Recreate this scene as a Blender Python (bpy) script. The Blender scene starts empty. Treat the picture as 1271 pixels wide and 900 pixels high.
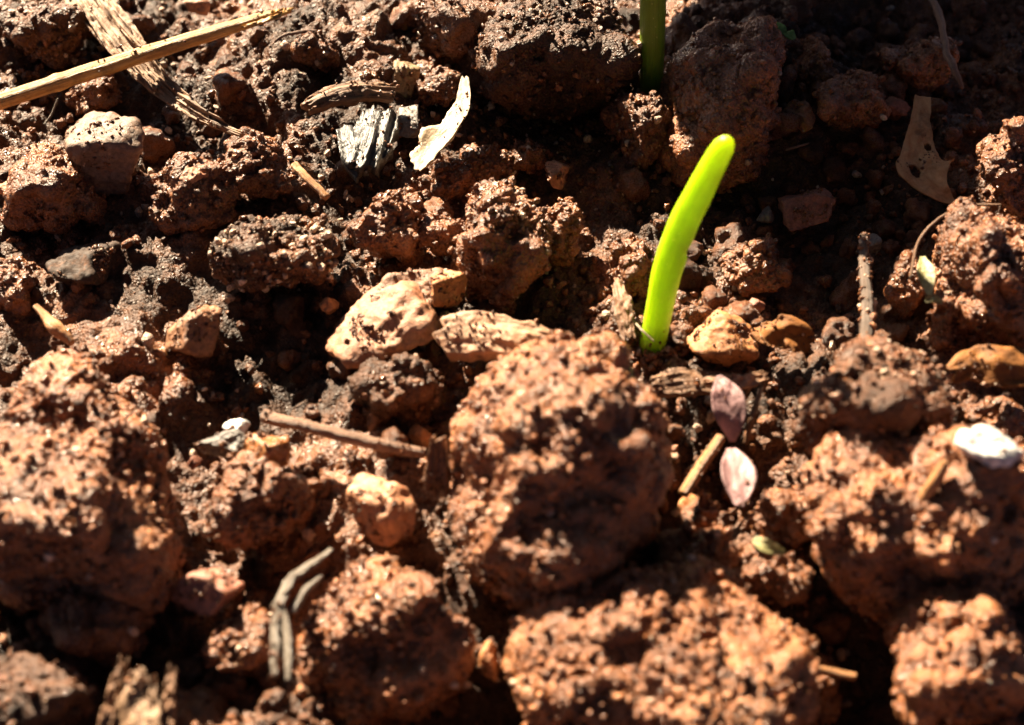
import bpy, bmesh, math, random
import numpy as np
from mathutils import Vector, noise as mnoise

# ------------------------------------------------------------------ scene, camera, light
# macro scene: one Blender unit is one centimetre
scene = bpy.context.scene
scene.unit_settings.system = 'METRIC'
scene.unit_settings.scale_length = 0.01
COL = scene.collection
PI = math.pi
R = math.radians

PITCH, DIST, FOVW = R(47), 24.0, 14.0
W, H = 1271.0, 900.0
FPX = W * DIST / FOVW
CAM = np.array([0.0, -DIST * math.cos(PITCH), DIST * math.sin(PITCH)])
FWD = np.array([0.0, math.cos(PITCH), -math.sin(PITCH)])
UPV = np.array([0.0, math.sin(PITCH), math.cos(PITCH)])
RGT = np.array([1.0, 0.0, 0.0])

cd = bpy.data.cameras.new('camera')
cam = bpy.data.objects.new('camera', cd)
COL.objects.link(cam)
cam.location = CAM
cam.rotation_euler = (PI / 2 - PITCH, 0, 0)
cd.sensor_width = 36.0
cd.lens = 36.0 * DIST / FOVW
cd.clip_start = 0.1
cd.clip_end = 5000
cd.dof.use_dof = True
cd.dof.focus_distance = 26.4
cd.dof.aperture_fstop = 0.19
scene.camera = cam

SUN_AZ, SUN_EL = R(-31), R(35)          # azimuth from +Y, negative is to the left
world = bpy.data.worlds.new('World')
scene.world = world
world.use_nodes = True
wn = world.node_tree.nodes
wl = world.node_tree.links
sky = wn.new('ShaderNodeTexSky')
sky.sky_type = 'NISHITA'
sky.sun_disc = False
sky.sun_elevation = SUN_EL
sky.sun_rotation = SUN_AZ
sky.air_density = 0.05
sky.dust_density = 0.38
sky.ozone_density = 0.0
wl.new(sky.outputs[0], wn['Background'].inputs[0])
wn['Background'].inputs[1].default_value = 0.05
SUN = np.array([math.sin(SUN_AZ) * math.cos(SUN_EL), math.cos(SUN_AZ) * math.cos(SUN_EL), math.sin(SUN_EL)])
sd = bpy.data.lights.new('sun', 'SUN')
sd.energy = 5.0
sd.angle = R(0.5)
sd.color = (1.0, 0.82, 0.585)
so = bpy.data.objects.new('sun', sd)
COL.objects.link(so)
so.rotation_euler = Vector(SUN).to_track_quat('Z', 'Y').to_euler()
so.location = (-20, 30, 40)

scene.view_settings.view_transform = 'Standard'
scene.view_settings.look = 'None'
scene.view_settings.gamma = 1.0
scene.view_settings.exposure = 2.5
scene.view_settings.use_curve_mapping = False
scene.render.engine = 'CYCLES'
scene.cycles.use_denoising = True
scene.cycles.max_bounces = 4
scene.cycles.diffuse_bounces = 1
scene.cycles.glossy_bounces = 2
scene.cycles.sample_clamp_indirect = 4.0

# ------------------------------------------------------------------ numeric noise
def _hash(ix, iy, iz, seed):
    h = (ix.astype(np.uint32) * np.uint32(374761393) + iy.astype(np.uint32) * np.uint32(668265263)
         + iz.astype(np.uint32) * np.uint32(2147483647 - 1274126177) + np.uint32((seed * 974634777) & 0xffffffff))
    h = (h ^ (h >> np.uint32(13))) * np.uint32(1274126177)
    h = (h ^ (h >> np.uint32(16))) * np.uint32(2246822519)
    return h ^ (h >> np.uint32(15))

def h01(ix, iy, iz, seed):
    return _hash(ix, iy, iz, seed).astype(np.float64) / 4294967295.0

def vnoise(p, seed=0):
    i = np.floor(p).astype(np.int64)
    f = p - i
    f = f * f * f * (f * (f * 6 - 15) + 10)
    i = i + 100000
    out = 0
    for dx in (0, 1):
        wx = f[:, 0] if dx else 1 - f[:, 0]
        for dy in (0, 1):
            wy = f[:, 1] if dy else 1 - f[:, 1]
            for dz in (0, 1):
                wz = f[:, 2] if dz else 1 - f[:, 2]
                out = out + wx * wy * wz * h01(i[:, 0] + dx, i[:, 1] + dy, i[:, 2] + dz, seed)
    return out * 2 - 1

def fbm(p, seed=0, oct=4, gain=0.5):
    s, a, t = 0, 1.0, 0
    for k in range(oct):
        s = s + a * vnoise(p * (2.03 ** k) + k * 17.3, seed + k * 31)
        t += a
        a *= gain
    return s / t

def worley(p, seed=0, flat=False):
    """distance to the nearest feature point and that cell's random number"""
    i = np.floor(p).astype(np.int64)
    best = np.full(len(p), 9.0)
    rid = np.zeros(len(p))
    for dx in (-1, 0, 1):
        for dy in (-1, 0, 1):
            for dz in ((0,) if flat else (-1, 0, 1)):
                cx, cy, cz = i[:, 0] + dx, i[:, 1] + dy, i[:, 2] + dz
                ax, ay, az = cx + 100000, cy + 100000, cz + 100000
                hh = _hash(ax, ay, az, seed)
                qx = cx + 0.1 + 0.8 * ((hh & np.uint32(1023)).astype(np.float64) / 1023) - p[:, 0]
                qy = cy + 0.1 + 0.8 * (((hh >> np.uint32(10)) & np.uint32(1023)).astype(np.float64) / 1023) - p[:, 1]
                d = qx * qx + qy * qy
                if not flat:
                    qz = cz + 0.1 + 0.8 * (((hh >> np.uint32(20)) & np.uint32(1023)).astype(np.float64) / 1023) - p[:, 2]
                    d = d + qz * qz
                m = d < best
                best = np.where(m, d, best)
                rid = np.where(m, ((hh * np.uint32(2654435761)) >> np.uint32(8)).astype(np.float64) / 16777215.0, rid)
    return np.sqrt(best), rid

def lump(p, seed, flat=False, rad=0.8):
    d, r = worley(p, seed, flat)
    return np.sqrt(np.maximum(0, 1 - (d / rad) ** 2)) * (0.35 + 0.65 * r)

# ------------------------------------------------------------------ photo geometry
def ray(px, py):
    d = FWD + RGT * ((px - W / 2) / FPX) + UPV * ((H / 2 - py) / FPX)
    return d / np.linalg.norm(d)

def onplane(px, py, z):
    d = ray(px, py)
    return CAM + d * ((z - CAM[2]) / d[2])

def project(p):
    v = np.asarray(p) - CAM
    d = v @ FWD
    return W / 2 + FPX * (v @ RGT) / d, H / 2 - FPX * (v @ UPV) / d, d

# pits and mounds of the bed, read from the photograph: px, py, radius in cm, height in cm
RELIEF = [(620, 860, 1.2, -1.7), (1055, 800, 1.1, -2.0), (890, 600, .8, -.5), (690, 190, 1.3, -.5),
          (380, 690, 1.2, -.45), (300, 470, 1.6, -.3), (190, 800, 1.6, -.6), (1000, 330, 2.2, -.35),
          (60, 170, 1.2, -.2), (220, 140, 1.0, -.3), (560, 560, .8, -.3), (480, 600, 1.0, .1), (300, 620, .9, .2),
          (900, 100, 1.5, .4), (360, 60, 1.5, .25), (250, 250, 1.5, .15), (640, 280, 1.2, .2), (1230, 320, 1.4, .4),
          (330, 310, 1.3, .25), (1000, 700, .8, .2), (90, 860, 1.2, -.1)]
_rel = []
for (a, b, r_, h_) in RELIEF:
    q = onplane(a, b, 0)
    _rel.append((q[0], q[1], r_, h_))

def base_height(x, y):
    x = np.asarray(x, float); y = np.asarray(y, float)
    z = np.zeros_like(x)
    for (cx, cy, r_, h_) in _rel:
        z = z + h_ * np.exp(-((x - cx) ** 2 + (y - cy) ** 2) / (2 * r_ * r_))
    return z

def detail_height(x, y):
    n = len(x)
    p = np.stack([x, y, np.zeros(n)], 1)
    wx = fbm(p * 1.6 + 5, 71, 3); wy = fbm(p * 1.6 + 50, 72, 3)
    pw = p + np.stack([wx, wy, np.zeros(n)], 1) * 0.22
    z = 0.32 * fbm(p * 0.55, 3, 3)
    m = np.clip(0.5 + 1.2 * fbm(p * 0.45 + 9, 11, 2), 0, 1)
    z += 0.42 * lump(pw / 0.95, 21, True) * (0.4 + 0.6 * m)
    z += 0.27 * lump(pw / 0.42 + 3.1, 22, True) * np.clip(0.6 + 0.9 * fbm(p * 0.9 + 2, 12, 2), 0.15, 1)
    z += 0.12 * lump(pw / 0.17 + 7.7, 23, True)
    z += 0.05 * lump(pw / 0.09 + 1.7, 24, True)
    z += 0.03 * fbm(p * 5, 25, 3)
    return 1.2 * z - 0.55

def ground_at(px, py):
    """point on the smooth bed seen at a pixel of the photograph"""
    z = 0.0
    for _ in range(12):
        q = onplane(px, py, z)
        z = 0.5 * z + 0.5 * float(base_height(q[0], q[1]))
    return onplane(px, py, z)

def at(px, py, dz=0.0):
    z = 0.0
    for _ in range(14):
        q = onplane(px, py, z)
        z = 0.5 * z + 0.5 * (float(base_height(q[0], q[1])) + dz)
    return onplane(px, py, z)

def cm(px, p):
    """pixels of the photograph -> cm at point p"""
    return px * ((np.asarray(p) - CAM) @ FWD) / FPX

# ------------------------------------------------------------------ materials
def new_mat(name):
    m = bpy.data.materials.new(name)
    m.use_nodes = True
    nt = m.node_tree
    return m, nt, nt.nodes['Principled BSDF']

def N(nt, kind, **kw):
    n = nt.nodes.new(kind)
    for k, v in kw.items():
        if k in n.inputs:
            n.inputs[k].default_value = v
        else:
            setattr(n, k, v)
    return n

def ramp(nt, src, stops):
    r = nt.nodes.new('ShaderNodeValToRGB')
    el = r.color_ramp.elements
    while len(el) < len(stops):
        el.new(0.5)
    for e, (pos, c) in zip(el, stops):
        e.position = pos
        e.color = (c[0], c[1], c[2], 1) if not isinstance(c, (int, float)) else (c, c, c, 1)
    nt.links.new(src, r.inputs[0])
    return r.outputs[0]

def mix(nt, fac, a, b, mode='MIX'):
    m = nt.nodes.new('ShaderNodeMix')
    m.data_type = 'RGBA'
    m.blend_type = mode
    for sock, v in ((m.inputs[0], fac), (m.inputs[6], a), (m.inputs[7], b)):
        if hasattr(v, 'is_linked'):
            nt.links.new(v, sock)
        elif isinstance(v, (int, float)):
            sock.default_value = v
        else:
            sock.default_value = (v[0], v[1], v[2], 1)
    return m.outputs[2]

def coords(nt):
    return nt.nodes.new('ShaderNodeTexCoord').outputs['Object']

def tex(nt, co, scale, detail=4, rough=0.55, dist=0.0, stretch=None):
    if stretch:
        mp = nt.nodes.new('ShaderNodeMapping')
        mp.inputs['Scale'].default_value = stretch
        nt.links.new(co, mp.inputs[0])
        co = mp.outputs[0]
    n = N(nt, 'ShaderNodeTexNoise', Scale=scale, Detail=detail, Roughness=rough, Distortion=dist)
    nt.links.new(co, n.inputs['Vector'])
    return n.outputs[0]

def bump(nt, bs, pairs):
    prev = None
    for h, strength, distance in pairs:
        b = N(nt, 'ShaderNodeBump', Strength=strength, Distance=distance)
        nt.links.new(h, b.inputs['Height'])
        if prev is not None:
            nt.links.new(prev, b.inputs['Normal'])
        prev = b.outputs[0]
    nt.links.new(prev, bs.inputs['Normal'])

def soil_material():
    """earth: attribute 'earth' holds humus share, lightness and quartz share of each crumb"""
    m, nt, bs = new_mat('soil')
    co = coords(nt)
    at_ = N(nt, 'ShaderNodeAttribute', attribute_name='earth')
    sep = nt.nodes.new('ShaderNodeSeparateColor')
    nt.links.new(at_.outputs['Color'], sep.inputs[0])
    red = ramp(nt, tex(nt, co, 1.3, 5, 0.6), [(0.3, (0.11, 0.034, 0.011)), (0.52, (0.235, 0.083, 0.028)), (0.75, (0.37, 0.158, 0.064))])
    hum = ramp(nt, tex(nt, co, 7.0, 4, 0.6), [(0.3, (0.020, 0.009, 0.0045)), (0.7, (0.072, 0.033, 0.016))])
    qz = ramp(nt, tex(nt, co, 9.0, 3, 0.6), [(0.3, (0.52, 0.32, 0.2)), (0.7, (0.72, 0.60, 0.48))])
    c = mix(nt, sep.outputs[0], red, hum)
    c = mix(nt, sep.outputs[2], c, qz)
    sp = ramp(nt, tex(nt, co, 30, 3, 0.6), [(0.34, 0.62), (0.5, 1.0), (0.68, 1.25)])
    c = mix(nt, 1.0, c, sp, 'MULTIPLY')
    li = nt.nodes.new('ShaderNodeCombineColor')
    for k in range(3):
        nt.links.new(sep.outputs[1], li.inputs[k])
    c2 = mix(nt, 1.0, c, li.outputs[0], 'MULTIPLY')
    c2 = mix(nt, 1.0, c2, (1.6, 1.6, 1.6), 'MULTIPLY')
    nt.links.new(c2, bs.inputs['Base Color'])
    ro = ramp(nt, tex(nt, co, 11, 4, 0.7), [(0.38, 0.14), (0.62, 0.50)])
    ma = N(nt, 'ShaderNodeMath', operation='MULTIPLY_ADD')
    nt.links.new(sep.outputs[0], ma.inputs[0]); ma.inputs[1].default_value = 0.18
    nt.links.new(ro, ma.inputs[2])
    nt.links.new(ma.outputs[0], bs.inputs['Roughness'])
    mb = N(nt, 'ShaderNodeMath', operation='MULTIPLY_ADD')
    nt.links.new(sep.outputs[0], mb.inputs[0]); mb.inputs[1].default_value = -0.4; mb.inputs[2].default_value = 0.72
    nt.links.new(mb.outputs[0], bs.inputs['Specular IOR Level'])
    def grit(scale):
        # grains: rounded cells on warped coordinates
        wp = N(nt, 'ShaderNodeVectorMath', operation='MULTIPLY_ADD')
        nz = N(nt, 'ShaderNodeTexNoise', Scale=scale * .35, Detail=2.0)
        nt.links.new(co, nz.inputs['Vector'])
        nt.links.new(nz.outputs['Color'], wp.inputs[0]); wp.inputs[1].default_value = (1.4 / scale,) * 3
        nt.links.new(co, wp.inputs[2])
        vo = N(nt, 'ShaderNodeTexVoronoi', Scale=scale)
        nt.links.new(wp.outputs[0], vo.inputs['Vector'])
        return ramp(nt, vo.outputs['Distance'], [(0.0, 1.0), (0.35, 0.8), (0.75, 0.0)])
    bump(nt, bs, [(tex(nt, co, 15, 4, 0.75), 0.85, 0.06), (grit(20), 0.75, 0.024)])
    return m

def stone_material(name, c1, c2, c3=None, rough=0.5, scale=2.5, bumps=0.6, dirt=True):
    m, nt, bs = new_mat(name)
    co = coords(nt)
    a = ramp(nt, tex(nt, co, scale, 6, 0.65, 0.4), [(0.32, c1), (0.66, c2)])
    f = ramp(nt, tex(nt, co, scale * 6, 4, 0.7), [(0.36, 0.55), (0.55, 1.0), (0.75, 1.2)])
    a = mix(nt, 1.0, a, f, 'MULTIPLY')
    if c3:
        a = mix(nt, ramp(nt, tex(nt, co, scale * 2.1, 5, 0.7, 0.8), [(0.55, 0.0), (0.66, 0.85)]), a, c3)
    a = mix(nt, ramp(nt, tex(nt, co, scale * 1.3, 7, 0.75, 0.6), [(0.57 if dirt else 0.9, 0.0), (0.66 if dirt else 1.0, 0.85)]), a, (0.15, 0.06, 0.027))
    nt.links.new(a, bs.inputs['Base Color'])
    nt.links.new(ramp(nt, tex(nt, co, scale * 5, 3), [(0.3, max(0.1, rough - 0.18)), (0.7, min(1, rough + 0.15))]), bs.inputs['Roughness'])
    bump(nt, bs, [(tex(nt, co, scale * 4, 6, 0.65), bumps, 0.06), (tex(nt, co, scale * 26, 3, 0.6), bumps, 0.012)])
    return m

def fibre_material(name, c1, c2, c3, rough=0.5, trans=0.0, across=26.0, along=1.3):
    """dry plant fibre; the attribute 'grain' runs across (x) and along (y) the piece"""
    m, nt, bs = new_mat(name)
    co = N(nt, 'ShaderNodeAttribute', attribute_name='grain').outputs['Vector']
    g = tex(nt, co, 1.0, 5, 0.6, 0.2, (across, along, 3.0))
    c = ramp(nt, g, [(0.3, c1), (0.52, c2), (0.72, c3)])
    ob = coords(nt)
    c = mix(nt, 1.0, c, ramp(nt, tex(nt, ob, 3.0, 5, 0.7), [(0.34, 0.5), (0.5, 0.95), (0.7, 1.15)]), 'MULTIPLY')
    nt.links.new(c, bs.inputs['Base Color'])
    bs.inputs['Roughness'].default_value = rough
    bump(nt, bs, [(g, 0.8, 0.05), (tex(nt, ob, 30, 4), 0.5, 0.02)])
    if trans > 0:
        tr = nt.nodes.new('ShaderNodeBsdfTranslucent')
        nt.links.new(c, tr.inputs[0])
        mx = nt.nodes.new('ShaderNodeMixShader')
        mx.inputs[0].default_value = trans
        nt.links.new(bs.outputs[0], mx.inputs[1])
        nt.links.new(tr.outputs[0], mx.inputs[2])
        nt.links.new(mx.outputs[0], nt.nodes['Material Output'].inputs[0])
    return m

def sprout_material(name, c1, c2, sss=0.9, radius=0.25):
    m, nt, bs = new_mat(name)
    co = N(nt, 'ShaderNodeAttribute', attribute_name='grain').outputs['Vector']
    g = tex(nt, co, 1.0, 3, 0.5, 0.0, (30, 0.5, 1))
    c = ramp(nt, g, [(0.3, c1), (0.7, c2)])
    ob = coords(nt)
    c = mix(nt, 1.0, c, ramp(nt, tex(nt, ob, 2.2, 4, 0.6), [(0.35, 0.85), (0.6, 1.05)]), 'MULTIPLY')
    c = mix(nt, ramp(nt, tex(nt, ob, 26, 2), [(0.66, 0.0), (0.74, 0.5)]), c, (0.55, 0.6, 0.2))
    nt.links.new(c, bs.inputs['Base Color'])
    bs.inputs['Subsurface Weight'].default_value = sss
    bs.inputs['Subsurface Radius'].default_value = (1.0, 1.0, 0.25)
    bs.inputs['Subsurface Scale'].default_value = radius
    bs.inputs['Roughness'].default_value = 0.34
    bs.inputs['Specular IOR Level'].default_value = 0.4
    bump(nt, bs, [(g, 0.5, 0.025), (tex(nt, ob, 9, 4), 0.18, 0.03)])
    return m

SOIL = soil_material()

# ------------------------------------------------------------------ mesh helpers
def link_mesh(name, verts, faces, mat, loc=(0, 0, 0), parent=None, attrs=None, smooth=True):
    me = bpy.data.meshes.new(name)
    v = np.asarray(verts, dtype=np.float32)
    f = np.asarray(faces, dtype=np.int32)
    k = f.shape[1]
    me.vertices.add(len(v)); me.vertices.foreach_set('co', v.ravel())
    me.loops.add(f.size); me.loops.foreach_set('vertex_index', f.ravel())
    me.polygons.add(len(f))
    me.polygons.foreach_set('loop_start', np.arange(0, f.size, k, dtype=np.int32))
    me.polygons.foreach_set('loop_total', np.full(len(f), k, dtype=np.int32))
    me.update(calc_edges=True)
    if smooth:
        me.polygons.foreach_set('use_smooth', np.ones(len(f), dtype=bool))
    for an, (typ, arr) in (attrs or {}).items():
        a = me.attributes.new(an, typ, 'POINT')
        arr = np.asarray(arr, dtype=np.float32)
        if typ == 'FLOAT_COLOR':
            a.data.foreach_set('color', np.concatenate([arr, np.ones((len(arr), 1), np.float32)], 1).ravel())
        else:
            a.data.foreach_set('vector', arr.ravel())
    me.materials.append(mat)
    o = bpy.data.objects.new(name, me)
    o.location = loc
    COL.objects.link(o)
    if parent is not None:
        o.parent = parent
    return o

def tag(o, label=None, cat=None, group=None, kind=None):
    if label: o['label'] = label
    if cat: o['category'] = cat
    if group: o['group'] = group
    if kind: o['kind'] = kind
    return o

_ICO = {}
def ico(level):
    if level not in _ICO:
        bm = bmesh.new()
        bmesh.ops.create_icosphere(bm, subdivisions=level, radius=1.0)
        bm.verts.ensure_lookup_table()
        v = np.array([tuple(x.co) for x in bm.verts])
        f = np.array([[q.index for q in p.verts] for p in bm.faces], dtype=np.int32)
        bm.free()
        _ICO[level] = (v / np.linalg.norm(v, axis=1, keepdims=True), f)
    return _ICO[level]

def facet_radius(d, rng, planes, sharp, spread=0.35, extra=()):
    """support of a random rounded polytope along unit directions d"""
    i = np.arange(planes) + 0.5
    ph, th = np.arccos(1 - 2 * i / planes), PI * (1 + 5 ** 0.5) * i + rng.uniform(0, 6.28)
    n = np.stack([np.cos(th) * np.sin(ph), np.sin(th) * np.sin(ph), np.cos(ph)], 1)
    n = n @ rand_rot(1, rng)[0].T + rng.normal(size=(planes, 3)) * 0.22
    n /= np.linalg.norm(n, axis=1, keepdims=True)
    off = 1 + rng.uniform(-spread, spread * 0.4, planes)
    for (ex, eo) in extra:
        ex = np.asarray(ex, float)
        n = np.concatenate([n, [ex / np.linalg.norm(ex)]]); off = np.append(off, eo)
    s = np.maximum(d @ n.T, 1e-3) / off
    return 1.0 / (np.sum(s ** sharp, axis=1) ** (1.0 / sharp))

def normals_of(v, f):
    fn = np.cross(v[f[:, 1]] - v[f[:, 0]], v[f[:, 2]] - v[f[:, 0]])
    n = np.zeros_like(v)
    for k in range(3):
        np.add.at(n, f[:, k], fn)
    return n / np.maximum(np.linalg.norm(n, axis=1, keepdims=True), 1e-9)

def earth_attr(n, humus=0.0, light=0.62, quartz=0.0, rng=None, jitter=0.0):
    a = np.zeros((n, 3))
    a[:, 0] = humus; a[:, 1] = light; a[:, 2] = quartz
    return a

# small crumb shapes used for granules
def crumb_templates(level, count, seed, sharp=7):
    rng = np.random.default_rng(seed)
    out = []
    d, f = ico(level)
    for k in range(count):
        r = facet_radius(d, rng, 11, sharp, 0.45)
        v = d * r[:, None] * np.array([1, rng.uniform(.65, 1), rng.uniform(.55, .9)])
        v = v * (1 + 0.22 * vnoise(v * 2.4 + k * 5, seed + k))[:, None]
        out.append((v, f))
    return out
def rand_rot(n, rng):
    q = rng.normal(size=(n, 4)); q /= np.linalg.norm(q, axis=1, keepdims=True)
    w, x, y, z = q.T
    return np.stack([np.stack([1 - 2 * (y * y + z * z), 2 * (x * y - z * w), 2 * (x * z + y * w)], 1),
                     np.stack([2 * (x * y + z * w), 1 - 2 * (x * x + z * z), 2 * (y * z - x * w)], 1),
                     np.stack([2 * (x * z - y * w), 2 * (y * z + x * w), 1 - 2 * (x * x + y * y)], 1)], 1)

TPL1 = crumb_templates(2, 8, 5)     # 42 points
TPL0 = crumb_templates(1, 6, 9)     # 12 points

def granules(name, pts, size, earth, rng, parent=None, loc=(0, 0, 0), big=0.05):
    """many crumbs too small to pick apart, joined into one mesh"""
    vs, fs, es, off = [], [], [], 0
    for tpl, sel in ((TPL1, size >= big), (TPL0, size < big)):
        idx = np.nonzero(sel)[0]
        pick = rng.integers(0, len(tpl), len(idx))
        for k, (tv, tf) in enumerate(tpl):
            ii = idx[pick == k]
            if not len(ii):
                continue
            rot = rand_rot(len(ii), rng)
            v = np.einsum('nij,vj->nvi', rot, tv) * size[ii][:, None, None] + pts[ii][:, None, :]
            nv = len(tv)
            f = tf[None] + (np.arange(len(ii)) * nv)[:, None, None] + off
            vs.append(v.reshape(-1, 3)); fs.append(f.reshape(-1, 3))
            es.append(np.repeat(earth[ii], nv, axis=0))
            off += nv * len(ii)
    o = link_mesh(name, np.concatenate(vs), np.concatenate(fs), SOIL, loc, parent,
                  {'earth': ('FLOAT_COLOR', np.concatenate(es))})
    o['kind'] = 'stuff'
    return o

def grain_earth(n, rng, humus=0.25, pale=0.05, light=0.62):
    e = np.zeros((n, 3))
    e[:, 0] = np.clip(rng.beta(0.5, 0.5 * (1 - humus) / max(humus, .01), n), 0, 1)
    e[:, 1] = light * rng.uniform(0.65, 1.35, n)
    e[:, 2] = (rng.random(n) < pale) * rng.uniform(0.4, 1.0, n)
    return e

BODIES = []     # (centre, radii) of everything large, so loose crumbs are not buried in them

# ------------------------------------------------------------------ the bed of soil
def spaced(lo, hi, step, far):
    core = np.arange(lo, hi, step)
    left, right, s, a, b = [], [], step, lo, core[-1]
    while b < far:
        s *= 1.07 if b < 16 else 1.3
        a -= s; b += s
        left.append(a); right.append(b)
    return np.concatenate([left[::-1], core, right])

HUMUS_SPOTS = [(330, 320, 1.3), (720, 150, 1.3), (370, 470, 1.1), (60, 860, 1.6), (450, 190, .7), (1000, 270, 1.5),
               (500, 500, .6), (1090, 460, .7), (60, 60, 1.4), (890, 470, .7), (200, 160, 1.4), (380, 100, 1.3), (600, 130, 1.4), (180, 40, 1.2), (470, 20, 1.5), (640, 420, 1.0), (1000, 80, 1.6), (150, 300, 1.0), (870, 250, 1.2), (1050, 780, 1.2), (620, 850, 1.2)]
_hs = [(ground_at(a, b), r_) for a, b, r_ in HUMUS_SPOTS]
def humus_at(x, y):
    h = np.zeros_like(x)
    for q, r_ in _hs:
        h = np.maximum(h, np.exp(-((x - q[0]) ** 2 + (y - q[1]) ** 2) / (2 * (r_ * .75) ** 2)))
    return h

def make_ground():
    gx = spaced(-8.4, 8.4, 0.048, 1500.0)
    gy = spaced(-6.6, 8.8, 0.048, 1500.0)
    X, Y = np.meshgrid(gx, gy, indexing='ij')
    x, y = X.ravel(), Y.ravel()
    z = base_height(x, y) + detail_height(x, y)
    v = np.stack([x, y, z], 1)
    nx, ny = len(gx), len(gy)
    i, j = np.meshgrid(np.arange(nx - 1), np.arange(ny - 1), indexing='ij')
    a = (i * ny + j).ravel()
    f = np.stack([a, a + ny, a + ny + 1, a + 1], 1)
    p = np.stack([x, y, np.zeros_like(x)], 1)
    e = np.zeros((len(x), 3))
    e[:, 0] = np.clip(0.46 + 1.1 * fbm(p * 0.8 + 4, 91, 4) + 0.75 * humus_at(x, y), 0, 1)
    _, rid = worley(p / 0.17 + 7.7, 23, True)
    e[:, 1] = 0.45 + 0.35 * rid
    o = link_mesh('ground', v, f, SOIL, attrs={'earth': ('FLOAT_COLOR', e)})
    tag(o, 'red-brown crumbly garden soil', None, None, 'structure')
    return gx, gy, Z_from(gx, gy, z.reshape(nx, ny))

def Z_from(gx, gy, Z):
    def f(x, y):
        x = np.asarray(x, float); y = np.asarray(y, float)
        i = np.clip(np.searchsorted(gx, x) - 1, 0, len(gx) - 2)
        j = np.clip(np.searchsorted(gy, y) - 1, 0, len(gy) - 2)
        u = (x - gx[i]) / (gx[i + 1] - gx[i]); w = (y - gy[j]) / (gy[j + 1] - gy[j])
        return (Z[i, j] * (1 - u) * (1 - w) + Z[i + 1, j] * u * (1 - w) + Z[i, j + 1] * (1 - u) * w + Z[i + 1, j + 1] * u * w)
    return f
_, _, ground_z = make_ground()

# ------------------------------------------------------------------ clods and stones
def body_place(px, py, hw, hh, k, flat, dz=0.0):
    """centre and radii of a lump seen at px, py with half sizes hw, hh in pixels; k = how far its centre stands
    above the bed in units of its height; flat = height / depth"""
    z = 0.3
    for _ in range(16):
        c = onplane(px, py, z)
        s = cm(1.0, c)
        rx = hw * s
        # apparent half height: sqrt((ry sin p)^2 + (rz cos p)^2)
        ry = hh * s / math.sqrt(math.sin(PITCH) ** 2 + (flat * math.cos(PITCH)) ** 2)
        rz = ry * flat
        z = 0.6 * z + 0.4 * (float(base_height(c[0], c[1])) + k * rz + dz)
    return c, np.array([rx, ry, rz])

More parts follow.
